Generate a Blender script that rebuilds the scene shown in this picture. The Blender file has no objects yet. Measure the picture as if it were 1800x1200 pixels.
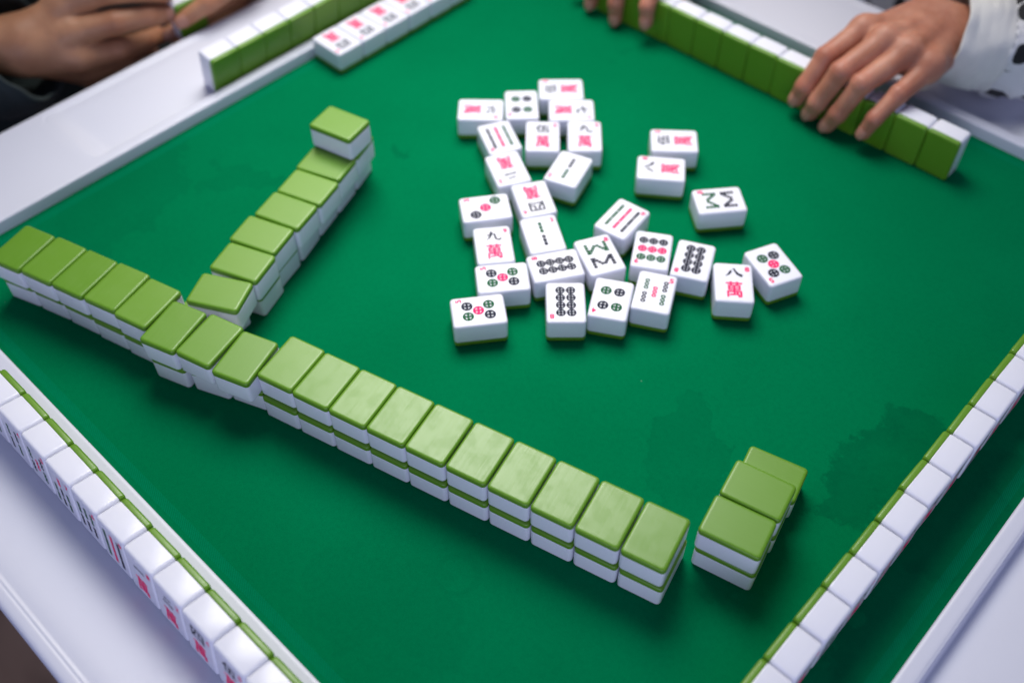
import bpy, bmesh, math, random
import numpy as np
from mathutils import Matrix, Vector, noise
random.seed(7)
R = math.radians
MM = 0.001
scene = bpy.context.scene
COL = scene.collection

# ------------------------------------------------------------------ camera, world, lamps, exposure
# table frame: origin at the centre of the playing mat, X and Y along its sides, Z up, metres
cam_d = bpy.data.cameras.new('camera')
cam = bpy.data.objects.new('camera', cam_d); COL.objects.link(cam); scene.camera = cam
r_ = Vector((0.72843, 0.68512, -0.00173)).normalized()
f_ = Vector((-0.43506, 0.46062, -0.77366)).normalized()
u_ = r_.cross(f_)
m3 = Matrix((r_, u_, -f_)).transposed()
cam.matrix_world = Matrix.Translation((0.34962, -0.43995, 0.58399)) @ m3.to_4x4()
cam_d.sensor_width = 36; cam_d.lens = 36.05; cam_d.clip_start = 0.02; cam_d.clip_end = 30
cam_d.dof.use_dof = True; cam_d.dof.focus_distance = 0.665; cam_d.dof.aperture_fstop = 3.1; cam_d.dof.aperture_blades = 9

world = bpy.data.worlds.new('World'); scene.world = world; world.use_nodes = True
bg = world.node_tree.nodes['Background']
bg.inputs[0].default_value = (0.50, 0.58, 1.0, 1); bg.inputs[1].default_value = 0.23

def lamp(name, loc, target, size, power, col, size_y=None):
    d = bpy.data.lights.new(name, 'AREA'); d.energy = power; d.color = col
    d.shape = 'RECTANGLE'; d.size = size; d.size_y = size_y or size
    o = bpy.data.objects.new(name, d); COL.objects.link(o); o.location = loc
    o.rotation_euler = (Vector(target) - Vector(loc)).to_track_quat('-Z', 'Y').to_euler()
    return o
lamp('ceiling_lamp', (-0.37, 0.25, 0.86), (-0.05, -0.05, 0), 0.58, 3.35, (1.0, 0.985, 0.95)).data.spread = R(78)
lamp('camera_side_fill', (0.95, -1.15, 0.36), (0, 0, 0.02), 1.3, 7.8, (0.68, 0.70, 1.0), 0.6)  # added, unseen bluish fill behind the camera for tile sides facing it; no window
lamp('warm_strip_lamp', (-0.80, 0.62, 1.0), (0, 0, 0), 1.2, 2.2, (1.0, 0.74, 0.36), 0.015)
vs = scene.view_settings
vs.view_transform = 'Standard'; vs.look = 'None'; vs.exposure = 0.0; vs.gamma = 1.0; vs.use_curve_mapping = False

# ------------------------------------------------------------------ materials
class NT:
    def __init__(s, name):
        s.m = bpy.data.materials.new(name); s.m.use_nodes = True; s.t = s.m.node_tree
        s.b = s.t.nodes['Principled BSDF']
    def n(s, typ, **kw):
        nd = s.t.nodes.new(typ)
        for k, v in kw.items():
            if k.startswith('i_'):
                key = k[2:]; key = int(key) if key.isdigit() else key.replace('_', ' ')
                nd.inputs[key].default_value = v
            else: setattr(nd, k, v)
        return nd
    def l(s, a, b): s.t.links.new(a, b)
    def set(s, **kw):
        for k, v in kw.items(): s.b.inputs[k.replace('_', ' ')].default_value = v
    def mix(s, fac, a, b):
        nd = s.t.nodes.new('ShaderNodeMix'); nd.data_type = 'RGBA'
        for sock, v in ((nd.inputs[0], fac), (nd.inputs[6], a), (nd.inputs[7], b)):
            if hasattr(v, 'links'): s.l(v, sock)
            else: sock.default_value = v
        return nd.outputs[2]
    def math(s, op, a, b=0.0, c=None, clamp=False):
        nd = s.t.nodes.new('ShaderNodeMath'); nd.operation = op; nd.use_clamp = clamp
        for i, v in enumerate((a, b) if c is None else (a, b, c)):
            if hasattr(v, 'links'): s.l(v, nd.inputs[i])
            else: nd.inputs[i].default_value = v
        return nd.outputs[0]
    def coord(s, which='Object', scale=(1, 1, 1)):
        tc = s.t.nodes.new('ShaderNodeTexCoord'); mp = s.t.nodes.new('ShaderNodeMapping')
        mp.inputs['Scale'].default_value = scale; s.l(tc.outputs[which], mp.inputs[0]); return mp.outputs[0]
    def noise(s, vec, scale, detail=3, rough=0.55):
        nd = s.n('ShaderNodeTexNoise'); nd.inputs['Scale'].default_value = scale
        nd.inputs['Detail'].default_value = detail; nd.inputs['Roughness'].default_value = rough
        if vec is not None: s.l(vec, nd.inputs['Vector'])
        return nd
    def ramp(s, fac, stops):
        nd = s.t.nodes.new('ShaderNodeMapRange'); nd.clamp = True; nd.interpolation_type = 'SMOOTHSTEP'
        s.l(fac, nd.inputs[0]); nd.inputs[1].default_value, nd.inputs[2].default_value, nd.inputs[3].default_value, nd.inputs[4].default_value = stops
        return nd.outputs[0]
    def bump(s, h, strength, dist):
        nd = s.n('ShaderNodeBump'); nd.inputs['Strength'].default_value = strength; nd.inputs['Distance'].default_value = dist
        s.l(h, nd.inputs['Height']); s.l(nd.outputs[0], s.b.inputs['Normal'])

def mat_ivory():
    k = NT('white_tile_plastic'); v = k.coord()
    n1 = k.noise(v, 45, 2)
    k.l(k.mix(n1.outputs['Fac'], (0.745, 0.755, 0.84, 1), (0.785, 0.795, 0.875, 1)), k.b.inputs['Base Color'])
    n2 = k.noise(v, 240, 3)
    k.l(k.ramp(n2.outputs['Fac'], (0.3, 0.75, 0.18, 0.27)), k.b.inputs['Roughness'])
    k.set(IOR=1.5, Specular_IOR_Level=0.3, Subsurface_Weight=0.1, Subsurface_Radius=(0.002, 0.002, 0.0025), Subsurface_Scale=0.6)
    return k.m
def mat_back():
    k = NT('green_tile_plastic')
    v = k.coord('Object', (1700, 14, 60))          # brushed lines run along the length of the tile
    br = k.noise(v, 1.0, 4, 0.7)
    oi = k.n('ShaderNodeObjectInfo')
    c = k.mix(oi.outputs['Random'], (0.100, 0.250, 0.008, 1), (0.122, 0.278, 0.014, 1))
    c = k.mix(k.ramp(br.outputs['Fac'], (0.35, 0.7, 0.0, 0.3)), c, (0.145, 0.315, 0.024, 1))
    k.l(c, k.b.inputs['Base Color'])
    tcg = k.n('ShaderNodeTexCoord'); gm = k.n('ShaderNodeVectorMath', operation='ADD'); cb = k.n('ShaderNodeCombineXYZ')
    for q in range(3): k.l(k.math('MULTIPLY', oi.outputs['Random'], 3.0 + q), cb.inputs[q])
    k.l(tcg.outputs['Object'], gm.inputs[0]); k.l(cb.outputs[0], gm.inputs[1])
    sm = k.noise(gm.outputs[0], 90, 4, 0.6)
    k.l(k.math('ADD', k.ramp(br.outputs['Fac'], (0.3, 0.7, 0.31, 0.42)), k.ramp(sm.outputs['Fac'], (0.42, 0.66, 0.0, 0.05))), k.b.inputs['Roughness'])
    k.set(IOR=1.5)
    k.bump(br.outputs['Fac'], 0.06, 0.00015)
    return k.m
def mat_plain(name, col, rough=0.5, **kw):
    k = NT(name); k.set(Base_Color=(*col, 1), Roughness=rough, **kw); return k.m
def mat_ink(name, col):
    k = NT(name); n = k.noise(k.coord(), 500, 3)
    k.l(k.mix(n.outputs['Fac'], (*col, 1), (*[c * 1.5 + 0.01 for c in col], 1)), k.b.inputs['Base Color'])
    k.set(Roughness=0.65, Specular_IOR_Level=0.12); return k.m
def mat_mat():
    k = NT('green_playing_mat')
    tc = k.n('ShaderNodeTexCoord'); P = tc.outputs['Object']
    warp = k.noise(P, 16, 6, 0.62)
    warp2 = k.noise(P, 55, 4, 0.6)
    sub = k.n('ShaderNodeVectorMath', operation='SUBTRACT'); k.l(warp.outputs['Color'], sub.inputs[0]); sub.inputs[1].default_value = (0.5, 0.5, 0.5)
    scl = k.n('ShaderNodeVectorMath', operation='SCALE'); k.l(sub.outputs[0], scl.inputs[0]); scl.inputs[3].default_value = 0.15
    sub2 = k.n('ShaderNodeVectorMath', operation='SUBTRACT'); k.l(warp2.outputs['Color'], sub2.inputs[0]); sub2.inputs[1].default_value = (0.5, 0.5, 0.5)
    scl2 = k.n('ShaderNodeVectorMath', operation='SCALE'); k.l(sub2.outputs[0], scl2.inputs[0]); scl2.inputs[3].default_value = 0.022
    add = k.n('ShaderNodeVectorMath', operation='ADD'); k.l(P, add.inputs[0]); k.l(scl.outputs[0], add.inputs[1])
    add2 = k.n('ShaderNodeVectorMath', operation='ADD'); k.l(add.outputs[0], add2.inputs[0]); k.l(scl2.outputs[0], add2.inputs[1])
    # dried drink stains: position (m), half-size along and across, turn, strength
    stains = [((0.312, -0.008), (0.062, 0.062), 20, 0.46), ((0.350, -0.05), (0.05, 0.12), 0, 0.36), ((0.170, -0.068), (0.038, 0.024), 130, 0.22),
              ((0.218, -0.108), (0.05, 0.022), 120, 0.2), ((-0.335, -0.19), (0.085, 0.04), -60, 0.18), ((-0.272, -0.118), (0.045, 0.018), 50, 0.2),
              ((-0.195, -0.002), (0.015, 0.007), 45, 0.4), ((-0.146, 0.240), (0.012, 0.006), 45, 0.25), ((-0.33, -0.28), (0.05, 0.05), 0, 0.1), ((0.10, -0.30), (0.06, 0.03), 20, 0.08)]
    tot = None
    for (cx, cy), (a, b), rot, st in stains:
        mp = k.n('ShaderNodeMapping', vector_type='TEXTURE'); k.l(add2.outputs[0], mp.inputs[0])
        mp.inputs['Location'].default_value = (cx, cy, 0); mp.inputs['Rotation'].default_value = (0, 0, R(rot)); mp.inputs['Scale'].default_value = (a, b, 1)
        ln = k.n('ShaderNodeVectorMath', operation='LENGTH'); k.l(mp.outputs[0], ln.inputs[0])
        msk = k.ramp(ln.outputs['Value'], (1.06, 0.92, 0.0, 0.80 * st))
        rim = k.math('MULTIPLY', k.ramp(ln.outputs['Value'], (0.70, 0.98, 0.0, 0.28 * st)), k.ramp(ln.outputs['Value'], (1.04, 0.97, 0.0, 1.0)))
        s = k.math('ADD', msk, rim)
        tot = s if tot is None else k.math('MAXIMUM', tot, s)
    # faint round glass mark
    mp = k.n('ShaderNodeMapping', vector_type='TEXTURE'); k.l(P, mp.inputs[0]); mp.inputs['Location'].default_value = (0.124, -0.252, 0)
    ln = k.n('ShaderNodeVectorMath', operation='LENGTH'); k.l(mp.outputs[0], ln.inputs[0])
    ring = k.math('MULTIPLY', k.ramp(ln.outputs['Value'], (0.010, 0.0125, 0, 0.10)), k.ramp(ln.outputs['Value'], (0.017, 0.0135, 0, 1)))
    tot = k.math('MAXIMUM', tot, ring)
    tot = k.math('MULTIPLY', tot, k.ramp(k.noise(P, 24, 5, 0.65).outputs['Fac'], (0.28, 0.62, 0.55, 1.0)))
    cloud = k.noise(P, 7, 4)
    fib = k.noise(P, 1500, 2, 0.7)
    fib2 = k.noise(P, 260, 4, 0.75)
    c = k.mix(k.ramp(cloud.outputs['Fac'], (0.3, 0.7, 0, 1)), (0.0, 0.132, 0.047, 1), (0.0, 0.152, 0.055, 1))
    c = k.mix(k.ramp(fib.outputs['Fac'], (0.3, 0.75, 0, 0.34)), c, (0.0, 0.212, 0.082, 1))
    c = k.mix(k.ramp(fib2.outputs['Fac'], (0.38, 0.72, 0, 0.24)), c, (0.0, 0.10, 0.04, 1))
    c = k.mix(tot, c, (0.0, 0.062, 0.028, 1))
    # woven hem close to the border
    sep = k.n('ShaderNodeSeparateXYZ'); k.l(P, sep.inputs[0])
    ax = k.math('ABSOLUTE', sep.outputs[0]); ay = k.math('ABSOLUTE', sep.outputs[1])
    e = k.math('MAXIMUM', ax, ay)
    hem = k.math('MULTIPLY', k.ramp(e, (0.3435, 0.3440, 0, 1)), k.ramp(e, (0.3505, 0.3500, 0, 1)))
    wv = k.math('SINE', k.math('MULTIPLY', k.math('ADD', sep.outputs[0], sep.outputs[1]), 3200.0))
    hm = k.math('MULTIPLY', hem, k.ramp(wv, (-0.2, 0.9, 0.10, 0.45)))
    c = k.mix(hm, c, (0.0, 0.20, 0.105, 1))
    # lint specks
    vo = k.n('ShaderNodeTexVoronoi', feature='F1'); vo.inputs['Scale'].default_value = 38; k.l(P, vo.inputs['Vector'])
    spn = k.noise(P, 9, 1)
    sp = k.math('MULTIPLY', k.ramp(vo.outputs['Distance'], (0.022, 0.012, 0, 1)), k.ramp(spn.outputs['Fac'], (0.56, 0.60, 0, 0.55)))
    c = k.mix(sp, c, (0.35, 0.5, 0.42, 1))
    k.l(c, k.b.inputs['Base Color'])
    k.set(Roughness=0.95, IOR=1.3, Specular_IOR_Level=0.03)
    k.bump(k.math('ADD', fib.outputs['Fac'], k.math('MULTIPLY', hm, 1.5)), 0.35, 0.0003)
    return k.m
def mat_frame():
    k = NT('white_frame_plastic'); v = k.coord()
    n1 = k.noise(v, 5, 4); n2 = k.noise(v, 160, 5, 0.7)
    c = k.mix(n1.outputs['Fac'], (0.61, 0.625, 0.72, 1), (0.66, 0.675, 0.765, 1))
    c = k.mix(k.ramp(n2.outputs['Fac'], (0.62, 0.72, 0, 0.12)), c, (0.5, 0.49, 0.5, 1))
    k.l(c, k.b.inputs['Base Color'])
    k.l(k.ramp(n2.outputs['Fac'], (0.3, 0.8, 0.34, 0.5)), k.b.inputs['Roughness'])
    k.bump(k.noise(v, 1100, 2).outputs['Fac'], 0.08, 0.0003); k.set(IOR=1.46)
    return k.m
def mat_skin(name, a, b, red):
    k = NT(name); v = k.coord()
    n1 = k.noise(v, 38, 5, 0.6); n2 = k.noise(v, 260, 4, 0.7)
    c = k.mix(k.ramp(n1.outputs['Fac'], (0.3, 0.72, 0, 1)), (*a, 1), (*b, 1))
    at = k.n('ShaderNodeAttribute', attribute_name='flush')
    c = k.mix(k.math('MULTIPLY', at.outputs['Fac'], 0.55), c, (*red, 1))
    c = k.mix(k.ramp(n2.outputs['Fac'], (0.55, 0.75, 0, 0.18)), c, tuple(x * 0.6 for x in a) + (1,))
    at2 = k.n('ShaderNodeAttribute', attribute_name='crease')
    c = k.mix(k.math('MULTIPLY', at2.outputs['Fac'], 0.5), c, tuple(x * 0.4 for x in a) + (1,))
    k.l(c, k.b.inputs['Base Color'])
    k.set(Roughness=0.46, IOR=1.4, Subsurface_Weight=0.18, Subsurface_Radius=(0.0035, 0.0012, 0.0006), Subsurface_Scale=1.0)
    vo = k.n('ShaderNodeTexVoronoi'); vo.inputs['Scale'].default_value = 900; k.l(v, vo.inputs['Vector'])
    h = k.math('ADD', k.math('MULTIPLY', vo.outputs['Distance'], 0.5), n2.outputs['Fac'])
    k.bump(h, 0.3, 0.0005)
    return k.m
def mat_cloth(name, a, b, dots=False, weave=1400):
    k = NT(name); v = k.coord()
    n1 = k.noise(v, 30, 4); n2 = k.noise(v, weave, 2)
    c = k.mix(n1.outputs['Fac'], (*a, 1), (*b, 1))
    if dots:
        uvn = k.n('ShaderNodeUVMap')
        vo = k.n('ShaderNodeTexVoronoi', voronoi_dimensions='2D'); vo.inputs['Scale'].default_value = 1.0; vo.inputs['Randomness'].default_value = 0.55
        k.l(uvn.outputs[0], vo.inputs['Vector'])
        c = k.mix(k.ramp(vo.outputs['Distance'], (0.27, 0.25, 0, 1)), c, (0.008, 0.008, 0.009, 1))
    k.l(c, k.b.inputs['Base Color']); k.set(Roughness=0.8, Sheen_Weight=0.12)
    k.bump(n2.outputs['Fac'], 0.3, 0.0004)
    return k.m
def mat_floor():
    k = NT('brown_floor'); v = k.coord('Object', (1, 1, 1))
    n1 = k.noise(k.coord('Object', (3, 14, 1)), 2.0, 5); n2 = k.noise(v, 7, 4)
    c = k.mix(n1.outputs['Fac'], (0.20, 0.115, 0.07, 1), (0.36, 0.23, 0.155, 1))
    c = k.mix(k.ramp(n2.outputs['Fac'], (0.45, 0.7, 0, 0.6)), c, (0.10, 0.055, 0.035, 1))
    k.l(c, k.b.inputs['Base Color']); k.set(Roughness=0.5); return k.m

M = dict(ivory=mat_ivory(), back=mat_back(), black=mat_ink('navy_black_ink', (0.006, 0.008, 0.022)), red=mat_ink('red_ink', (0.74, 0.006, 0.105)),
         green=mat_ink('green_ink', (0.003, 0.070, 0.024)), mat=mat_mat(), frame=mat_frame(), dark=mat_plain('dark_metal', (0.012, 0.012, 0.014), 0.6),
         skin_r=mat_skin('warm_skin', (0.40, 0.158, 0.095), (0.53, 0.245, 0.16), (0.45, 0.105, 0.075)),
         skin_l=mat_skin('brown_skin', (0.39, 0.185, 0.098), (0.50, 0.255, 0.14), (0.40, 0.115, 0.055)),
         nail_r=mat_plain('pink_nail', (0.52, 0.225, 0.165), 0.55), nail_l=mat_plain('tan_nail', (0.44, 0.21, 0.14), 0.55),
         knit=mat_cloth('white_cuff_knit', (0.68, 0.67, 0.62), (0.77, 0.76, 0.71)), dots=mat_cloth('white_fabric_black_dots', (0.68, 0.68, 0.67), (0.76, 0.76, 0.76), True),
         jacket=mat_cloth('dark_green_jacket_fabric', (0.020, 0.034, 0.034), (0.038, 0.058, 0.056)), trousers=mat_cloth('black_trouser_fabric', (0.006, 0.006, 0.007), (0.012, 0.012, 0.013)), floor=mat_floor())

# ------------------------------------------------------------------ helpers
def mesh_obj(name, me, mat=None, parent=None, smooth=True):
    o = bpy.data.objects.new(name, me); COL.objects.link(o)
    if mat is not None and not me.materials: me.materials.append(mat)
    if parent is not None: o.parent = parent
    return o
def tag(o, label, cat, group=None):
    o['label'] = label; o['category'] = cat
    if group: o['group'] = group
    return o
def from_py(name, v, f, smooth=True):
    me = bpy.data.meshes.new(name); me.from_pydata([tuple(p) for p in v], [], [tuple(q) for q in f]); me.validate()
    if smooth: me.polygons.foreach_set('use_smooth', [True] * len(me.polygons))
    me.update(); return me
def empty(name, loc, rz=0):
    o = bpy.data.objects.new(name, None); COL.objects.link(o); o.location = loc; o.rotation_euler = (0, 0, rz); o.empty_display_size = 0.01; return o

# ------------------------------------------------------------------ the table
HALF = 0.3555; LIP = 0.0115; FW = 0.102; TRAY = 0.0110
mat_me = []
def smooth01(t): t = np.clip(t, 0, 1); return t * t * (3 - 2 * t)
table = empty('mahjong_table', (0, 0, -0.76))
tag(table, 'square mahjong table with green cloth playing mat and raised white plastic frame', 'table')
def under(o): o.parent = table; o.matrix_parent_inverse = Matrix.Translation((0, 0, 0.76)); return o
# mat: a fine sheet with a very slight waviness
nx = 90
xs = np.linspace(-HALF - 0.002, HALF + 0.002, nx)
vv = [(x, y, 0.00012 * noise.noise((x * 9, y * 9, 0)) - 0.00012) for y in xs for x in xs]
ff = [(j * nx + i, j * nx + i + 1, (j + 1) * nx + i + 1, (j + 1) * nx + i) for j in range(nx - 1) for i in range(nx - 1)]
under(mesh_obj('playing_mat', from_py('playing_mat', vv, ff), M['mat']))
# one rail, built along +X at the side y = -HALF (s = distance outwards), mitred at 45 degrees
def rail_mesh():
    s = np.concatenate([[0, 0, 0.0003, 0.0009, 0.002], np.linspace(0.0032, 0.0090, 4), np.linspace(0.0098, 0.0150, 12), np.linspace(0.02, 0.084, 12), np.linspace(0.0866, 0.0944, 14), [0.0955, 0.0965, 0.098, 0.0995, 0.1008, 0.1016, 0.102, 0.102]])
    base = np.full(len(s), LIP)
    base[0] = -0.004; base[1] = LIP - 0.002; base[2] = LIP - 0.0009; base[3] = LIP - 0.0003
    for i in range(len(s)):
        if s[i] > 0.098: base[i] = LIP - 0.004 + 0.004 * math.sqrt(max(0, 1 - ((s[i] - 0.098) / 0.004) ** 2))
    base[-1] = -0.055
    n = 900
    tt = np.linspace(-1, 1, n)
    v = []; hl = 0.1975; s0, s1, rc = 0.0118, 0.0918, 0.010
    for t in tt:
        for k in range(len(s)):
            x = t * (HALF + s[k])
            qx = abs(x) - (hl - rc); qy = abs(s[k] - (s0 + s1) / 2) - ((s1 - s0) / 2 - rc)
            sd = math.hypot(max(qx, 0), max(qy, 0)) + min(max(qx, qy), 0) - rc
            a = min(max((-sd + 0.0009) / 0.0030, 0), 1); a = a * a * (3 - 2 * a); e = min(max((hl - abs(x)) / 0.022, 0.0), 1); a *= 0.05 + 0.95 * e * e * (3 - 2 * e)
            gr = 0.0006 * math.exp(-((sd - 0.0012) / 0.0008) ** 2) if s[k] > 0.0095 else 0.0
            v.append((x, -HALF - s[k], base[k] - gr - (TRAY * a * min(max((0.0925 - s[k]) / 0.080, 0.10), 1.0) if 0.003 < s[k] < 0.097 else 0)))
    m = len(s)
    f = [(i * m + k, i * m + k + 1, (i + 1) * m + k + 1, (i + 1) * m + k) for i in range(n - 1) for k in range(m - 1)]
    me = from_py('frame_rail', v, [q[::-1] for q in f])
    return me
rm = rail_mesh()
for a in (0, 90, 180, 270):
    o = mesh_obj('frame_rail', rm, M['frame']); under(o); o.rotation_euler = (0, 0, R(a))
def box_me(name, x0, x1, y0, y1, z0, z1, bev=0.0):
    bm = bmesh.new(); bmesh.ops.create_cube(bm, size=1)
    for q in bm.verts: q.co = ((x0 + x1) / 2 + q.co.x * (x1 - x0), (y0 + y1) / 2 + q.co.y * (y1 - y0), (z0 + z1) / 2 + q.co.z * (z1 - z0))
    if bev: bmesh.ops.bevel(bm, geom=bm.edges[:], offset=bev, segments=2, affect='EDGES')
    me = bpy.data.meshes.new(name); bm.to_mesh(me); bm.free(); return me
E0 = HALF + FW
under(mesh_obj('apron', box_me('apron', -E0 + 0.012, E0 - 0.012, -E0 + 0.012, E0 - 0.012, -0.16, -0.0545, 0.004), M['dark']))
lm = box_me('leg', -0.03, 0.03, -0.03, 0.03, -0.755, -0.158, 0.005)
for sx in (-1, 1):
    for sy in (-1, 1):
        o = under(mesh_obj('leg', lm, M['dark'])); o.location = (sx * 0.38, sy * 0.38, 0)
fl = mesh_obj('floor', from_py('floor', [(-1.6, -1.6, -0.76), (1.6, -1.6, -0.76), (1.6, 1.6, -0.76), (-1.6, 1.6, -0.76)], [(0, 1, 2, 3)], False), M['floor']); fl['kind'] = 'structure'

# ------------------------------------------------------------------ mahjong tile meshes (mm, face up, centred, back at z = 0)
TW, TL_, TT = 29.0, 39.7, 21.45
def rrect(hw, hl, rc, seg=5):
    pts = []
    for cx, cy, a0 in ((hw - rc, hl - rc, 0), (-hw + rc, hl - rc, 90), (-hw + rc, -hl + rc, 180), (hw - rc, -hl + rc, 270)):
        for i in range(seg): a = R(a0 + 90 * i / (seg - 1)); pts.append((cx + rc * math.cos(a), cy + rc * math.sin(a)))
    return pts
def stack(name, prof, rc):
    v = []; f = []; n = 20
    for z, ins in prof:
        for x, y in rrect(TW / 2 - ins, TL_ / 2 - ins, max(rc - ins * 0.6, 0.5)): v.append((x * MM, y * MM, z * MM))
    for k in range(len(prof) - 1):
        for i in range(n): f.append((k * n + i, k * n + (i + 1) % n, (k + 1) * n + (i + 1) % n, (k + 1) * n + i))
    f.append(tuple(range(n))[::-1]); f.append(tuple((len(prof) - 1) * n + i for i in range(n)))
    return from_py(name, v, f)
G = 4.5
body_me = stack('tile_body', [(G, 1.2), (G, 0.45), (G + 0.12, 0.2), (G + 0.45, 0.03), (G + 0.9, 0), (TT - 2.3, 0), (TT - 1.6, 0.10), (TT - 0.95, 0.38), (TT - 0.42, 0.85), (TT - 0.1, 1.5), (TT, 2.3), (TT, 2.8)], 2.8)
back_me = stack('tile_back', [(0, 2.6), (0, 2.1), (0.07, 1.45), (0.3, 0.85), (0.75, 0.36), (1.35, 0.08), (1.9, 0), (G - 0.7, 0), (G - 0.3, 0.08), (G - 0.08, 0.3), (G - 0.02, 0.6), (G - 0.02, 1.2)], 2.7)
body_me.materials.append(M['ivory']); back_me.materials.append(M['back'])

# ------------------------------------------------------------------ printed faces
GLYPH = {}
def glyph(ch):
    if ch in GLYPH: return GLYPH[ch]
    cu = bpy.data.curves.new('g', 'FONT'); cu.body = ch; cu.size = 1; cu.resolution_u = 3; cu.offset = 0.0
    o = bpy.data.objects.new('g', cu); COL.objects.link(o)
    dg = bpy.context.evaluated_depsgraph_get(); dg.update()
    ev = o.evaluated_get(dg); me = ev.to_mesh()
    v = [(p.co.x, p.co.y) for p in me.vertices]; f = [tuple(q.vertices) for q in me.polygons]
    ev.to_mesh_clear(); bpy.data.objects.remove(o); bpy.data.curves.remove(cu)
    x0, x1 = min(p[0] for p in v), max(p[0] for p in v); y0, y1 = min(p[1] for p in v), max(p[1] for p in v)
    v = [((p[0] - x0) / (x1 - x0) - 0.5, (p[1] - y0) / (y1 - y0) - 0.5) for p in v]
    GLYPH[ch] = (v, f); return GLYPH[ch]
class Print:
    def __init__(s): s.v = []; s.f = []; s.m = []
    def poly(s, pts, faces, mi):
        b = len(s.v); s.n = getattr(s, 'n', 0) + 1; s.v += [(x * MM, y * MM, (TT + 0.045 + 0.0015 * s.n) * MM) for x, y in pts]
        for q in faces: s.f.append(tuple(b + i for i in q)); s.m.append(mi)
    def char(s, ch, cx, cy, w, h, mi):
        v, f = glyph(ch); e = 0.22 if ch.isascii() else 0.27
        for ox, oy in ((-e, -e), (e, -e), (e, e), (-e, e)): s.poly([(cx + ox + x * w, cy + oy + y * h) for x, y in v], f, mi)
    def stroke(s, pts, ws, mi):
        ws = [w * 1.25 + 0.1 for w in ws]; n = len(pts); L = []; Rr = []
        for i, (x, y) in enumerate(pts):
            a = pts[max(i - 1, 0)]; b = pts[min(i + 1, n - 1)]; dx, dy = b[0] - a[0], b[1] - a[1]; l = math.hypot(dx, dy) or 1
            L.append((x - dy / l * ws[i] / 2, y + dx / l * ws[i] / 2)); Rr.append((x + dy / l * ws[i] / 2, y - dx / l * ws[i] / 2))
        s.poly(L + Rr, [(i, n + i, n + i + 1, i + 1) for i in range(n - 1)], mi)
    def ring(s, cx, cy, ro, ri, mi, n=20, sx=1.0, sy=1.0, rot=0):
        c, q = math.cos(rot), math.sin(rot); P = []
        for r in (ro, ri):
            for i in range(n):
                a = 2 * math.pi * i / n; x, y = r * math.cos(a) * sx, r * math.sin(a) * sy; P.append((cx + c * x - q * y, cy + q * x + c * y))
        s.poly(P, [(i, (i + 1) % n, n + (i + 1) % n, n + i) for i in range(n)], mi)
    def rect(s, cx, cy, w, h, mi, rot=0):
        c, q = math.cos(rot), math.sin(rot)
        s.poly([(cx + c * x - q * y, cy + q * x + c * y) for x, y in ((-w / 2, -h / 2), (w / 2, -h / 2), (w / 2, h / 2), (-w / 2, h / 2))], [(0, 1, 2, 3)], mi)
    def dot(s, cx, cy, r, mi):
        s.ring(cx, cy, r, r * 0.58, mi, 24); s.rect(cx, cy, r * 0.44, r * 1.4, mi); s.rect(cx + r * 0.45, cy, r * 0.46, r * 0.44, mi); s.rect(cx - r * 0.45, cy, r * 0.46, r * 0.44, mi)
    def stick(s, x0, y0, x1, y1, mi, n=3, w=1.05, hollow=False):
        L = math.hypot(x1 - x0, y1 - y0); rot = math.atan2(y1 - y0, x1 - x0); k = L / n / 2
        for i in range(n):
            t = (i + 0.5) / n; s.ring(x0 + (x1 - x0) * t, y0 + (y1 - y0) * t, 1, 0.36 if hollow else 0.06, mi, 12, k * 0.99, w, rot)
    def mesh(s, name):
        me = from_py(name, s.v, s.f, False)
        for k in ('black', 'red', 'green'): me.materials.append(M[k])
        me.polygons.foreach_set('material_index', s.m[:len(me.polygons)]); me.update(); return me
BK, RD, GN = 0, 1, 2
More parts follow.
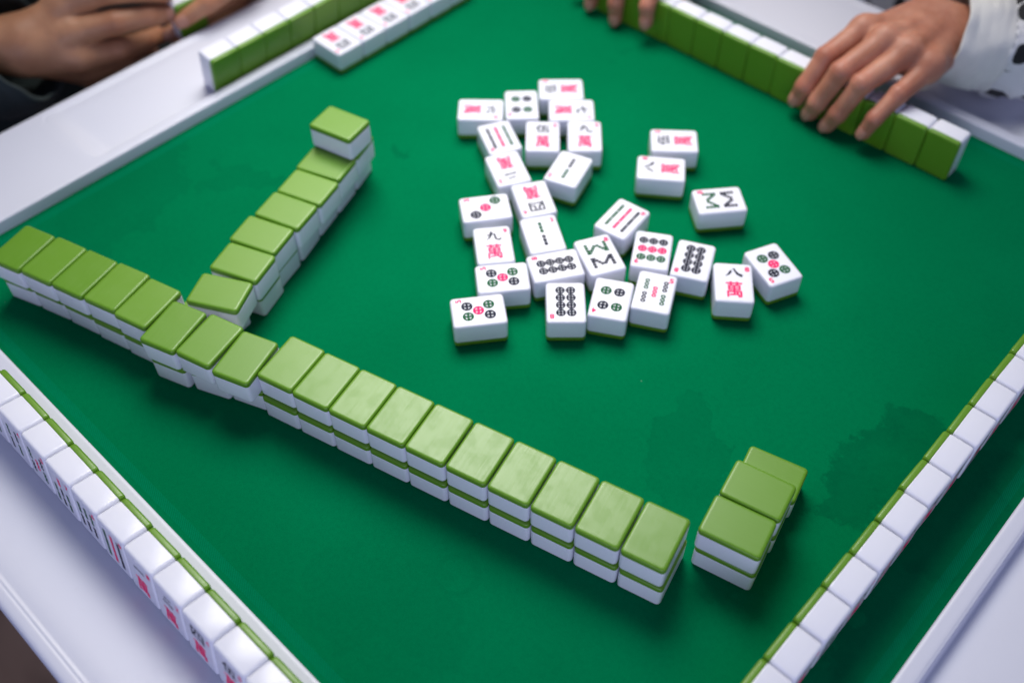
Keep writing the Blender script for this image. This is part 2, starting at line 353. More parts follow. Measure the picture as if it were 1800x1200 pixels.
def wan_numeral(p, n):
    y = 9.3
    if n == 1: p.stroke([(-5.5, y - 0.3), (-4, y), (0, y + 0.5), (4.5, y + 0.6), (5.5, y)], [0.6, 1.5, 1.0, 1.7, 0.4], BK)
    elif n == 2:
        p.stroke([(-3.2, y + 2.2), (0, y + 2.6), (3.2, y + 2.7)], [1.5, 0.9, 1.5], BK); p.stroke([(-5.5, y - 2.6), (-3.5, y - 2.3), (0, y - 2), (4.5, y - 1.8), (5.5, y - 2.3)], [0.8, 1.5, 1.0, 1.8, 0.4], BK)
    elif n == 6:
        p.stroke([(-0.6, y + 5), (0.4, y + 4.2), (0.9, y + 3)], [0.6, 1.6, 0.8], BK); p.stroke([(-5.6, y + 0.9), (-2, y + 1.3), (2, y + 1.7), (5.6, y + 1.8)], [1.0, 1.1, 1.0, 1.7], BK)
        p.stroke([(-1, y - 0.1), (-2.6, y - 2.4), (-5, y - 4.6)], [1.7, 1.2, 0.3], BK); p.stroke([(1.2, y + 0.1), (2.8, y - 2), (4.6, y - 4.4)], [0.6, 1.4, 1.9], BK)
    elif n == 7:
        p.stroke([(-5.5, y + 0.1), (-2, y + 0.8), (2, y + 1.5), (5.4, y + 2)], [1.2, 1.1, 1.0, 1.5], BK)
        p.stroke([(-0.6, y + 5), (-0.6, y), (-0.2, y - 3.2), (1.6, y - 4.4), (4.2, y - 4.1), (5, y - 2.3)], [1.6, 1.2, 1.3, 1.6, 1.6, 0.3], BK)
    elif n == 8:
        p.stroke([(-1.6, y + 2.6), (-2.4, y + 0.6), (-3.9, y - 1.6), (-6.0, y - 3.2)], [1.3, 1.5, 1.1, 0.3], BK)
        p.stroke([(-0.9, y + 4.0), (0.5, y + 4.4), (1.4, y + 2.0), (3.2, y - 0.8), (6.3, y - 2.6), (6.9, y - 2.4)], [0.3, 1.2, 1.2, 1.7, 2.1, 0.3], BK)
    elif n == 9:
        p.stroke([(-0.6, y + 4.8), (-0.9, y + 2), (-2.4, y - 1.8), (-5.2, y - 4.6)], [1.7, 1.5, 1.2, 0.3], BK)
        p.stroke([(-4.6, y + 1.0), (-1, y + 1.6), (1.8, y + 2.2), (2.1, y - 1), (2.6, y - 3.6), (4.8, y - 4.4), (6.3, y - 3.5), (6.6, y - 1.8)], [0.9, 1.1, 1.3, 1.4, 1.3, 1.6, 1.2, 0.3], BK)
    else:
        p.char({3: '三', 4: '四', 5: '伍'}[n], 0, y, 12.0, 10.0, BK)
FACES = {}
def face(code):
    if code in FACES: return FACES[code]
    n, s = int(code[0]), code[1]; p = Print()
    if s == 'w':
        wan_numeral(p, n); p.char('萬', 0, -7.2, 11.6, 15.2, RD)
    elif s == 'd':
        D = {3: [(-7, 8.6, BK), (0, 0, RD), (7, -8.6, GN)], 4: [(-5, 7.4, GN), (5, 7.4, BK), (-5, -7.4, BK), (5, -7.4, GN)],
             5: [(-4.9, 8, GN), (4.9, 8, BK), (0, 0, RD), (-4.9, -8, BK), (4.9, -8, GN)],
             8: [(x, y, BK) for x in (-3.9, 3.9) for y in (-10.9, -3.65, 3.65, 10.9)],
             9: [(x, y - 0.5, c) for y, c in ((9, GN), (0, RD), (-9, BK)) for x in (-7.6, 0, 7.6)]}[n]
        r = {3: 4.5, 4: 4.2, 5: 4.25, 8: 3.65, 9: 3.6}[n]
        for x, y, c in D: p.dot(x, y - (0.6 if n in (8,) else 0), r, c)
    else:
        S = {2: [(0, 1, 0, 13, GN), (0, -13, 0, -1, BK)], 3: [(0, 1, 0, 12, BK), (-6, -12, -6, -1, GN), (6, -12, 6, -1, GN)],
             4: [(-5, 1, -5, 12, GN), (5, 1, 5, 12, BK), (-5, -12, -5, -1, BK), (5, -12, 5, -1, GN)],
             5: [(-7, 1.2, -7, 12.2, GN), (7, 1.2, 7, 12.2, BK), (0, -5.5, 0, 5.5, RD), (-7, -12.2, -7, -1.2, BK), (7, -12.2, 7, -1.2, GN)],
             6: [(x, y, x, y + 11, c) for x in (-7, 0, 7) for y, c in ((1, GN), (-12, BK))],
             7: [(0, 6, 0, 14, RD)] + [(x, y, x, y + 8, c) for x, c in ((-7, GN), (0, BK), (7, GN)) for y in (-4.5, -14)],
             8: [(-7.5, 1.6, -7.5, 13, GN), (7.5, 1.6, 7.5, 13, GN), (-7.0, 2.4, -0.4, 10.5, GN), (7.0, 2.4, 0.4, 10.5, GN), (-7.5, -13, -7.5, -1.6, BK), (7.5, -13, 7.5, -1.6, BK), (-7.0, -2.4, -0.4, -10.5, BK), (7.0, -2.4, 0.4, -10.5, BK)],
             9: [(x, y, x, y + 8.8, c) for x, c in ((-7.2, GN), (0, RD), (7.2, BK)) for y in (-13.6, -4.4, 4.8)]}[n]
        for x0, y0, x1, y1, c in S: p.stick(x0, y0, x1, y1, c, 3 if n < 8 else 4, 1.7 if n != 5 else 1.95, n == 5)
    q = Print(); q.char(str(n), 10.4, 13.8, 3.0, 4.4, RD)
    FACES[code] = (p.mesh('face_print'), q.mesh('corner_numeral')); return FACES[code]

POSE = {'up': Matrix(), 'down': Matrix.Translation((0, 0, TT * MM)) @ Matrix.Rotation(math.pi, 4, 'Y'),
        'rack': Matrix.Rotation(R(-7.8), 4, 'X') @ Matrix.Translation((0, -TT * MM / 2, TL_ * MM / 2)) @ Matrix.Translation((0, TT * MM / 2, 0)) @ Matrix.Rotation(math.pi / 2, 4, 'X'),
        'stand': Matrix.Translation((0, TT * MM / 2, TL_ * MM / 2)) @ Matrix.Rotation(math.pi / 2, 4, 'X')}
def tile(x, y, z, deg, pose, label, group, code=None, extra=None):
    t = empty('mahjong_tile', (x * MM, y * MM, z * MM), R(deg)); tag(t, label, 'mahjong tile', group)
    if extra is not None: t.matrix_world = extra
    Pm = POSE[pose]
    parts = [('tile_body', body_me), ('tile_back', back_me)]
    if code: parts += [('face_print', face(code)[0]), ('corner_numeral', face(code)[1])]
    for nm, me in parts:
        o = bpy.data.objects.new(nm, me); COL.objects.link(o); o.parent = t; o.matrix_local = Pm
    return t
ORD = ['first', 'second', 'third', 'fourth', 'fifth', 'sixth', 'seventh', 'eighth', 'ninth', 'tenth', 'eleventh', 'twelfth', 'thirteenth', 'fourteenth', 'fifteenth', 'sixteenth', 'seventeenth', 'eighteenth']

DISC = [["5w", -133.49, 135.85, 133.82], ["4d", -144.09, 95.91, -134.66], ["6w", -165.38, 66.42, -48.06], ["7w", -107.32, 120.08, -46.83], ["9b", -127.85, 50.7, -118.49], ["5w", -101.99, 76.86, 41.9], ["9w", -76.15, 101.38, 41.91], ["2w", -95.31, 26.69, -118.8], ["2b", -58.69, 60.59, 198.13], ["4w", -55.26, 14.65, -122.49], ["3d", -76.13, -19.45, 143.01], ["2b", -23.17, -10.01, 55.96], ["9w", -42.91, -44.59, 50.38], ["5d", -14.26, -64.77, 139.73], ["8d", 6.35, -28.49, 146.69], ["8b", 23.43, 3.06, 61.63], ["9b", 10.97, 45.36, 6.76], ["9d", 49.59, 34.05, 211.37], ["8d", 78.91, 47.16, 206.4], ["5d", -4.44, -100.44, 141.57], ["8d", 36.47, -50.9, 223.33], ["4d", 58.69, -25.73, 210.2], ["5b", 77.69, 1.39, 28.14], ["8w", 114.7, 49.38, 38.17], ["5d", 125.67, 85.08, -113.93], ["5w", -16.86, 148.44, 130.32], ["8w", -3.24, 113.11, 126.43], ["8b", 54.25, 114.79, 139.92]]
DLAB = ['tile with blurred black numeral left and red character right, farthest discard at the top',
        'upside-down four-circle tile between the farthest sideways red-character tiles of the discards',
        'sideways red-character tile at the far left end of the discard pile',
        'sideways red-character tile just in front of the farthest discard',
        'tilted tile with black, red and green stick columns, near the far left of the discards',
        'upright five-character tile, left one of the side-by-side pair in the far discards',
        'upright nine-character tile, right one of the side-by-side pair in the far discards',
        'upside-down two-character tile with thin grey numeral, tilted, left of the slanted two-stick tile',
        'slanted tile with one green-black stick line, touching nothing on its right, far discards',
        'upside-down four-character tile behind the upright two-stick tile',
        'sideways tile with three circles in a diagonal, green, red and black',
        'tilted two-stick tile in the middle left of the discards, above the sideways eight-circle tile',
        'upright nine-character tile in focus, below the three-circle tile',
        'sideways five-circle tile directly below the upright nine-character tile at the pile left',
        'sideways eight-circle tile left of the tilted zigzag-stick tile',
        'tilted tile with zigzag green and black sticks in the middle of the discards',
        'tile turned diagonally with green, red and black stick lines, behind the zigzag-stick tile',
        'nine-circle tile with black, red and green rows of circles',
        'eight-circle tile with two black columns, right of the nine-circle tile',
        'sideways five-circle tile lying nearest the front left of the discards, slightly apart',
        'upside-down eight-circle tile in the front row, left of the four-circle tile',
        'upside-down four-circle tile in the front row between eight circles and five sticks',
        'five-stick tile with red centre stick in the front row of the discards',
        'upright eight-character tile with red character, left of the rightmost discard',
        'tilted five-circle tile, the rightmost of all the discards',
        'sideways red-character tile, back one of the two separate tiles right of the pile',
        'sideways eight-character tile, front one of the two separate tiles right of the pile',
        'sideways zigzag-stick tile lying alone on the mat right of the pile']
for (code, x, y, a), lab in zip(DISC, DLAB):
    tile(x, y, 0.05, a, 'up', lab, 'discarded tiles lying face up in the middle', code)
def ends(i, n, a, b): return (ORD[i] + ' from ' + a) if i < n / 2 else (ORD[n - 1 - i] + ' from ' + b)
for nm, arr, z in (('top', [[-280.36, -299.76, 16.52], [-252.23, -290.47, 15.56], [-223.99, -282.36, 15.21], [-195.68, -273.87, 16.04], [-166.63, -267.68, 14.89], [-135.32, -267.83, 17.7], [-106.8, -257.88, 14.95], [-76.89, -250.77, 19.28], [-50.51, -232.45, 14.29], [-22.0, -225.81, 14.29], [6.36, -218.59, 14.29], [34.73, -211.36, 14.29], [63.19, -204.12, 14.29], [92.26, -196.71, 14.29], [121.33, -189.31, 14.29], [150.41, -181.91, 14.29], [179.48, -174.5, 14.29], [208.55, -167.1, 14.29]], TT + 0.12), ('bottom', [[-280.45, -297.78, 18.9], [-251.81, -288.93, 16.84], [-222.96, -281.3, 15.2], [-194.46, -274.54, 15.17], [-165.91, -267.81, 15.0], [-134.79, -266.12, 18.62], [-106.73, -253.96, 22.5], [-79.73, -241.52, 21.25], [-49.25, -233.27, 14.29], [-20.88, -226.05, 14.29], [7.49, -218.82, 14.29], [35.86, -211.6, 14.29], [64.48, -204.31, 14.29], [93.55, -196.91, 14.29], [122.62, -189.5, 14.29], [151.7, -182.1, 14.29], [180.77, -174.7, 14.29], [209.84, -167.29, 14.29]], 0.05)):
    for i, (x, y, a) in enumerate(arr):
        if nm == 'bottom' and i > 7:          # the lower course sits a little forward of the upper one
            fw = 1.0 * math.sin(min(1.0, (17.6 - i) / 7.0) * math.pi / 2); x += fw * math.sin(R(a)); y -= fw * math.cos(R(a))
        tile(x, y, z, a + 180 * (i % 2), 'down', 'face-down tile in the %s layer of the long wall, %s end' % (nm, ends(i, 18, 'its left', 'its right')), 'face-down tiles of the long wall')
for nm, arr, z in (('top', [[-137.89, -226.81, -62.05], [-149.76, -197.44, -69.27], [-162.15, -170.34, -70.62], [-169.45, -141.35, -72.29], [-177.54, -113.07, -71.88], [-188.33, -85.38, -70.65], [-199.14, -57.71, -69.41]], TT + 0.12), ('bottom', [[-149.69, -229.0, 97.47], [-152.9, -195.62, 110.94], [-166.09, -168.35, 108.22], [-176.76, -139.89, 111.5], [-187.49, -111.93, 109.5], [-197.12, -84.23, 109.64], [-207.8, -56.39, 111.23]], 0.05)):
    for i, (x, y, a) in enumerate(arr):
        tile(x, y, z, a + 180 * (i % 2), 'down', 'face-down tile in the %s layer of the short slanted wall, %s end' % (nm, ends(i, 7, 'its near', 'its far')), 'face-down tiles of the short slanted wall')
for x, y, a in [[-196.55, -60.8, -76.68]]: tile(x, y, 2 * TT + 0.2, a, 'down', 'single face-down tile stacked as third layer on the far end of the slanted wall', 'face-down tiles of the short slanted wall')
for nm, arr, z in (('top', [[240.15, -128.88, -76.81], [234.71, -99.63, -77.48]], TT + 0.12), ('bottom', [[240.86, -128.29, -76.89], [235.31, -99.24, -76.28], [229.76, -70.18, -75.67]], 0.05)):
    for i, (x, y, a) in enumerate(arr):
        w = ['front', 'middle' if nm == 'bottom' else 'back', 'farthest, uncovered'][i]
        tile(x, y, z, a, 'down', '%s face-down tile in the %s layer of the small stack at right' % (w, nm), 'face-down tiles of the small right stack')
# standing rows
jit = lambda s: random.uniform(-s, s)
BLc = ['3b', '4b', '5b', '7b', '6b', '9b', '1w', '2w', '4w', '5w', '6w', '7w', '8w']
# racks: tile bases stand on the sloping tray floor and lean 7.8 degrees back against the lip
RS = 15.8                                   # distance of a tile's back lower edge from the mat border
RZ = LIP * 1000 - 11.0 * (92.5 - RS) / 80.0 + 0.15
for i in range(13):
    tile(-175.4 + 29.05 * i + jit(0.1), -HALF * 1000 - RS + jit(0.15), RZ, jit(0.4), 'rack', 'near left racked tile with patterned face outwards, %s end' % ends(i, 13, 'upper left', 'lower right'), 'tiles standing in the near left rack', BLc[i])
BRv = [110.2, 80.7, 52.5, 22.2, -6.6, -36.2, -65.6, -95.3, -124.8, -154.0, -183.4]
BRc = ['6d', '4w', '2w', '5d', '3w', '7w', '6w', '9b', '8w', '4d', '1w', '9w', '5w', '2b']
BRc = [c if c in ('4w', '2w', '5d', '3w', '7w', '6w', '9b', '8w', '4d', '1w', '9w', '5w', '2b') else '5w' for c in BRc]
for i in range(13):
    v = (139.5 - 29.42 * i) - 14.7
    tile(295.9 + TT / 2 + jit(0.5), v + jit(0.12), 0.05, 90 + jit(0.9), 'stand', 'standing tile in the row along the right edge, %s end' % ends(i, 13, 'its far', 'its near'), 'tiles standing in a row on the right side', BRc[i])
for i in range(9):
    tile(-HALF * 1000 - RS + jit(0.15), -66.5 + 14.55 + 29.05 * i + jit(0.1), RZ, -90 + jit(0.3), 'rack', 'green-backed racked tile at the far left, %s end of its rack' % ends(i, 9, 'the near', 'the far'), 'tiles standing in the far left rack', '5d')
for i in range(6):
    tile(-335.2 + jit(0.3), 33.4 + 14.6 + 29.2 * i + jit(0.1), 0.05, -90 + jit(0.5), 'up', 'face-up red-character tile beside the far left rack, %s end' % ends(i, 6, 'its near', 'its far'), 'face-up row beside the far left rack', '4w')
for i in range(13):
    u = 168 - 14.6 - 29.25 * i
    tile(u + jit(0.1), 281.3 + 0.016 * (u - 60) + TT / 2 + jit(0.35) + (0.8 if i == 0 else 0), 0.05, 180 + 0.9 + jit(0.5), 'stand', 'standing tile in the row under the hands, %s end' % ends(i, 13, 'its right', 'its left'), 'tiles standing in a row under the hands', '4d')

# ------------------------------------------------------------------ people: hands grown as one smooth surface
def surface_net(F, lo, h):
    s = F < 0; nx, ny, nz = F.shape
    c = np.zeros((nx - 1, ny - 1, nz - 1), int)
    for dx in (0, 1):
        for dy in (0, 1):
            for dz in (0, 1): c += s[dx:nx - 1 + dx, dy:ny - 1 + dy, dz:nz - 1 + dz]
    act = (c > 0) & (c < 8); idx = -np.ones(act.shape, int); idx[act] = np.arange(act.sum())
    I = np.argwhere(act); P = np.zeros((len(I), 3)); cnt = np.zeros(len(I))
    cor = [(a, b, d) for a in (0, 1) for b in (0, 1) for d in (0, 1)]
    for a in cor:
        for ax in range(3):
            if a[ax]: continue
            b = list(a); b[ax] = 1
            fa = F[I[:, 0] + a[0], I[:, 1] + a[1], I[:, 2] + a[2]]; fb = F[I[:, 0] + b[0], I[:, 1] + b[1], I[:, 2] + b[2]]
            ok = (fa < 0) != (fb < 0); t = np.where(ok, fa / np.where(ok, fa - fb, 1), 0)
            q = np.tile(np.array(a, float), (len(I), 1)); q[:, ax] += t
            P += q * ok[:, None]; cnt += ok
    V = (I + P / cnt[:, None]) * h + lo
    Q = []
    for ax in range(3):
        b, d = (ax + 1) % 3, (ax + 2) % 3
        sl0 = [slice(None)] * 3; sl1 = [slice(None)] * 3; sl0[ax] = slice(0, -1); sl1[ax] = slice(1, None)
        ch = s[tuple(sl0)] != s[tuple(sl1)]; E = np.argwhere(ch)
        E = E[(E[:, b] > 0) & (E[:, d] > 0) & (E[:, b] < F.shape[b] - 1) & (E[:, d] < F.shape[d] - 1)]
        def at(ob, od):
            e = E.copy(); e[:, b] += ob; e[:, d] += od; return idx[e[:, 0], e[:, 1], e[:, 2]]
        q = np.stack([at(-1, -1), at(0, -1), at(0, 0), at(-1, 0)], 1)
        ins = s[E[:, 0], E[:, 1], E[:, 2]]
        q[~ins] = q[~ins][:, ::-1]; Q.append(q)
    return V, np.concatenate(Q)
def seg_d(P, a, b, ra, rb):
    a = np.array(a, float); b = np.array(b, float); ab = (b - a).astype(np.float32); q = P - a.astype(np.float32)
    t = np.clip((q @ ab) / float(ab @ ab), 0, 1)
    q = q - t[..., None] * ab
    return np.sqrt(np.einsum('...i,...i', q, q)) - (ra + t * np.float32(rb - ra))
def smin(a, b, k):
    h = np.clip(0.5 + 0.5 * (b - a) / k, 0, 1); return b + (a - b) * h - k * h * (1 - h)
def dorsal_of(pts, hint):
    """unit dorsal vector at each joint of a finger chain"""
    out = []
    for i in range(len(pts)):
        a = np.array(pts[max(i - 1, 0)], float); b = np.array(pts[min(i + 1, len(pts) - 1)], float)
        ax = (b - a) / np.linalg.norm(b - a); d = np.array(hint, float); d = d - ax * (d @ ax); out.append(d / np.linalg.norm(d))
    return out
def grow_hand(fingers, palm, h=1.15, kp=6.0, kf=0.9, hints=None):
    allp = np.array([p[:3] for ch in fingers for p in ch] + [q for s in palm for q in (s[0], s[1])], float)
    rad = max([p[3] for ch in fingers for p in ch] + [max(s[2], s[3]) for s in palm])
    lo = allp.min(0) - rad - 3; hi = allp.max(0) + rad + 3
    marks = []; prep = []
    for fi, ch in enumerate(fingers):
        dv = dorsal_of([q[:3] for q in ch], hints[fi] if hints else (0, 0, 1)); js = []
        for j in range(1, len(ch) - 1):
            c = np.array(ch[j][:3], float); axd = np.array(ch[j + 1][:3], float) - np.array(ch[j - 1][:3], float); axd /= np.linalg.norm(axd)
            js.append((c, axd, dv[j], ch[j][3], j == len(ch) - 3)); marks.append(js[-1])
        prep.append(js)
    def field(P):
        pal = None; fin = None
        for s in palm:
            d = seg_d(P, *s[:4]); pal = d if pal is None else smin(pal, d, 9.0)
        for ch, js in zip(fingers, prep):
            d = None
            for a, b in zip(ch[:-1], ch[1:]):
                e = seg_d(P, a[:3], b[:3], a[3], b[3]); d = e if d is None else smin(d, e, 2.5)
            for c, axd, dv, r, big in js:          # skin folds over the middle and end joints
                k = np.nonzero((np.abs(P - c.astype(np.float32)) < r * 1.8).all(-1))[0]
                if not len(k): continue
                rel = P[k] - c; s_ = rel @ axd; near = np.exp(-((np.linalg.norm(rel, axis=-1) / (r * 1.25)) ** 4)) * np.clip(rel @ dv / r, 0, 1)
                if big:
                    add = -0.7 * np.exp(-(s_ / 5.0) ** 2)
                    for o_ in (-2.9, 0.0, 2.7): add = add + 0.55 * np.exp(-((s_ - o_) / 0.75) ** 2)
                else: add = 0.3 * np.exp(-((s_ - 0.5) / 0.8) ** 2)
                d[k] += add * near
            fin = d if fin is None else smin(fin, d, kf)
        return smin(pal, fin, kp)
    K = 5; H = K * h
    nc = [int((hi[i] - lo[i]) / H) + 2 for i in range(3)]
    cx = [lo[i] + H * (np.arange(nc[i]) + 0.5) - h / 2 for i in range(3)]
    Fc = field(np.stack(np.meshgrid(*cx, indexing='ij'), -1).astype(np.float32).reshape(-1, 3)).reshape(nc)
    F = np.repeat(np.repeat(np.repeat(Fc, K, 0), K, 1), K, 2)
    near = np.argwhere(np.abs(F) < H * 0.9 + 2.5)
    F[near[:, 0], near[:, 1], near[:, 2]] = field((near * h + lo).astype(np.float32))
    V, Q = surface_net(F, lo, h)
    # light smoothing of the net
    n = len(V); acc = np.zeros((n, 3)); cn = np.zeros(n)
    for _ in range(2):
        acc[:] = 0; cn[:] = 0
        for k in range(4):
            a, b = Q[:, k], Q[:, (k + 1) % 4]
            np.add.at(acc, a, V[b]); np.add.at(cn, a, 1); np.add.at(acc, b, V[a]); np.add.at(cn, b, 1)
        V = V * 0.55 + 0.45 * acc / np.maximum(cn, 1)[:, None]
    flush = np.zeros(n); crease = np.zeros(n)
    for c, axd, dv, r, big in marks:
        rel = V - c; dd = np.linalg.norm(rel, axis=1); up = np.clip(rel @ dv / r, 0, 1)
        flush = np.maximum(flush, np.exp(-(dd / (r * 1.15)) ** 2) * (0.4 + 0.6 * up))
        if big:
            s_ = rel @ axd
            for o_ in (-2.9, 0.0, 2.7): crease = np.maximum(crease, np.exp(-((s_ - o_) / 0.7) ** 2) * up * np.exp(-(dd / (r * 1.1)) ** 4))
    for ch in fingers:
        dd = np.linalg.norm(V - np.array(ch[-1][:3]), axis=1); flush = np.maximum(flush, 0.75 * np.exp(-(dd / (ch[-1][3] * 1.6)) ** 2))
    return V, Q, flush, crease
def nail(name, ch, hint, mat, parent, scale=1.0):
    a = np.array(ch[-2][:3], float); b = np.array(ch[-1][:3], float); ax = (b - a); L = np.linalg.norm(ax); ax /= L
    d = np.array(hint, float); d -= ax * (d @ ax); d /= np.linalg.norm(d); sd = np.cross(ax, d); r = ch[-1][3]
    v = []; f = []; nu, nv = 9, 9
    for j in range(nv):
        t = j / (nv - 1)
        for i in range(nu):
            q = (i / (nu - 1) - 0.5) * 2
            w = 0.80 * scale * (1 - 0.45 * max(0, (t - 0.72) / 0.28) ** 2 - 0.30 * max(0, (0.22 - t) / 0.22) ** 2)
            ang = q * w
            s_ = (-r * 0.85 + t * r * 1.75)
            rr = r * 1.045 - 0.25 * r * max(0, s_ / r) ** 2 + (-0.4 if t < 0.1 else 0)
            v.append((b + ax * s_ + (d * math.cos(ang) + sd * math.sin(ang)) * rr) * MM)
    for j in range(nv - 1):
        for i in range(nu - 1): f.append((j * nu + i, j * nu + i + 1, (j + 1) * nu + i + 1, (j + 1) * nu + i))
    me = from_py(name, v, f); o = mesh_obj(name, me, mat, parent)
    so = o.modifiers.new('thick', 'SOLIDIFY'); so.thickness = 0.0006; so.offset = -0.6
    return o
def hand_obj(hand, mat, parent):
    V, Q, fl, cr = hand
    me = from_py('hand', (V * MM).tolist(), Q.tolist())
    for nm, arr in (('flush', fl), ('crease', cr)):
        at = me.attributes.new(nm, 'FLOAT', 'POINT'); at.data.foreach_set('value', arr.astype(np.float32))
    return mesh_obj('hand', me, mat, parent)
def tube(name, path, radii, mat, parent, seg=72, fold=0.0, ruffle=None, thick=0.0016, sub=6, seed=0, flat=1.0, uvs=(9.0, 40.0), closed=False):
    P = [Vector(p) for p in path]; pts = []; rr = []
    for i in range(len(P) - 1):
        p0 = P[max(i - 1, 0)]; p3 = P[min(i + 2, len(P) - 1)]
        for k in range(sub):
            t = k / sub; a, b = P[i], P[i + 1]
            pts.append(0.5 * ((2 * a) + (b - p0) * t + (2 * p0 - 5 * a + 4 * b - p3) * t * t + (3 * a - p0 - 3 * b + p3) * t ** 3)); rr.append(radii[i] + (radii[i + 1] - radii[i]) * t)
    pts.append(P[-1]); rr.append(radii[-1])
    v = []; f = []; s_ = 0; uv = []
    for i, p in enumerate(pts):
        tg = (pts[min(i + 1, len(pts) - 1)] - pts[max(i - 1, 0)]).normalized(); sd = tg.cross(Vector((0, 0, 1))).normalized(); up = sd.cross(tg)
        if i: s_ += (p - pts[i - 1]).length
        for k in range(seg):
            a = 2 * math.pi * k / seg; r = rr[i]
            if fold: r += fold * noise.noise((math.cos(a) * 1.6 + seed, math.sin(a) * 1.6, s_ * 0.045)) + fold * 0.5 * noise.noise((math.cos(a) * 3 + seed, math.sin(a) * 3, s_ * 0.16))
            if ruffle: r += ruffle[1] * math.exp(-((s_ - ruffle[0]) / ruffle[2]) ** 2) * math.sin(a * 34 + 2 * noise.noise((a, 0, seed)))
            q = p + sd * (math.cos(a) * r) + up * (math.sin(a) * r * flat); v.append(q * MM); uv.append((k / seg * uvs[0], s_ / uvs[1]))
    n = len(pts)
    for i in range(n - 1):
        for k in range(seg): f.append((i * seg + k, i * seg + (k + 1) % seg, (i + 1) * seg + (k + 1) % seg, (i + 1) * seg + k))
    if closed: f.append(tuple(range(seg))[::-1]); f.append(tuple((n - 1) * seg + k for k in range(seg)))
    me = from_py(name, v, f); ul = me.uv_layers.new(name='UVMap')
    for pl in me.polygons:
        ks = [me.loops[li].vertex_index for li in pl.loop_indices]; wrap = max(k % seg for k in ks) - min(k % seg for k in ks) > 2
        for li, vi in zip(pl.loop_indices, ks):
            u0, v0 = uv[vi]; ul.data[li].uv = (u0 + (uvs[0] if wrap and vi % seg == 0 else 0), v0)
    o = mesh_obj(name, me, mat, parent)
    if thick: so = o.modifiers.new('thick', 'SOLIDIFY'); so.thickness = thick; so.offset = -1
    return o

# --- person on the far right side: left hand over the tiles, right hand at the row's other end
FH = [[(42.5, 330, 66, 11.0), (32.0, 292, 54, 8.8), (28.0, 274.0, 31, 7.7), (24.5, 272.6, 17, 6.6)],
      [(66.0, 324, 70, 11.2), (53.6, 281.0, 55, 9.0), (44.6, 271.0, 24, 7.9), (40.6, 271.6, 11, 6.8)],
      [(87.5, 325, 68, 10.8), (74.0, 281, 53, 8.6), (65.4, 271.0, 23, 7.6), (59.6, 270.4, 8.5, 6.6)],
      [(107.5, 330, 61, 9.6), (102.0, 295, 49, 7.6), (96.6, 274.0, 33, 6.7), (92.8, 270.8, 18, 5.8)],
      [(62, 372, 50, 13.5), (44, 346, 42, 11.0), (33, 326, 33, 9.4), (28, 314, 26, 8.0)]]
WR = (101, 400, 58)
PALM = [((45, 332, 60), (78, 388, 60), 13, 18), ((66, 326, 62), (86, 390, 61), 14, 19), ((87, 327, 60), (94, 386, 59), 13.5, 18), ((106, 333, 55), (103, 372, 54), 12, 14.5),
        ((60, 368, 50), (84, 392, 55), 14, 17), ((46, 342, 58), (70, 392, 62), 13, 20),
        ((86, 390, 60), (150, 440, 54), 20, 24), ((97, 380, 57), (158, 428, 51), 18, 23), ((150, 436, 53), (200, 470, 62), 26, 28)]
HN = [(-0.1, -0.8, 0.6)] * 4 + [(-0.8, -0.1, 0.6)]
FH = [[q[:3] + (q[3] * 1.07,) for q in ch] for ch in FH]
for q in FH[:4]:
    c = q[0]; PALM.append(((c[0], c[1] + 1, c[2] + 3.4), (c[0] * 0.5 + 46, c[1] + 42, c[2] + 3.5), 8.6, 4.0)); PALM.append(((c[0] - 0.5, c[1] - 1, c[2] + 3.0), (c[0], c[1] + 2, c[2] + 3.0), 9.4, 9.0))
hl = grow_hand(FH, PALM, h=1.0, hints=HN)
def mir(p): return (-58.0 - p[0] * 1.0 - 55.0, p[1] - 4.0, p[2]) + tuple(p[3:])
FH2 = [[mir(q) for q in ch] for ch in FH]
FH2[0] = [(-155, 326, 66, 11.0), (-150, 290, 55, 8.8), (-145, 270.5, 36, 7.7), (-142.5, 268.4, 21, 6.8)]
FH2[1] = [(-180, 320, 70, 11.2), (-184, 280, 55, 9.0), (-181, 269.0, 24, 7.9), (-178.8, 268.0, 9, 6.8)]
FH2[2] = [(-201, 321, 68, 10.8), (-210, 282, 53, 8.6), (-212, 272, 24, 7.6), (-212, 270, 10, 6.6)]
FH2[3] = [(-220, 326, 61, 9.6), (-230, 296, 49, 7.6), (-234, 280, 33, 6.7), (-235, 276, 19, 5.8)]
FH2[4] = [(-175, 368, 50, 13.5), (-157, 342, 42, 11.0), (-146, 324, 33, 9.4), (-141, 313, 26, 8.0)]
PALM2 = [((-158, 328, 60), (-191, 388, 58), 13, 19), ((-179, 322, 62), (-201, 392, 60), 14, 20), ((-200, 323, 60), (-213, 394, 58), 13.5, 20), ((-219, 329, 55), (-225, 390, 54), 12, 18),
         ((-173, 364, 50), (-199, 392, 54), 14, 18), ((-199, 392, 58), (-225, 430, 64), 25, 25), ((-225, 430, 64), (-255, 500, 84), 25, 27)]
HN2 = [(0.1, -0.8, 0.6)] * 4 + [(0.8, -0.1, 0.6)]
hr = grow_hand(FH2, PALM2, h=1.6, hints=HN2)
pr = empty('person', (0, 0, 0))
tag(pr, 'person in white black-dotted jacket with both hands on the far tile row', 'person')
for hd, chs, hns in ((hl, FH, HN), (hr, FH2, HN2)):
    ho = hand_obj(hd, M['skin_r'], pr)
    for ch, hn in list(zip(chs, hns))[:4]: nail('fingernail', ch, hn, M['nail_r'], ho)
tube('cuff', [(94, 388, 59), (105, 396, 57), (117, 404.5, 55), (128, 412.5, 54)], [37.5, 39.5, 40.5, 39.5], M['knit'], pr, fold=3.2, seed=3, thick=0.003)
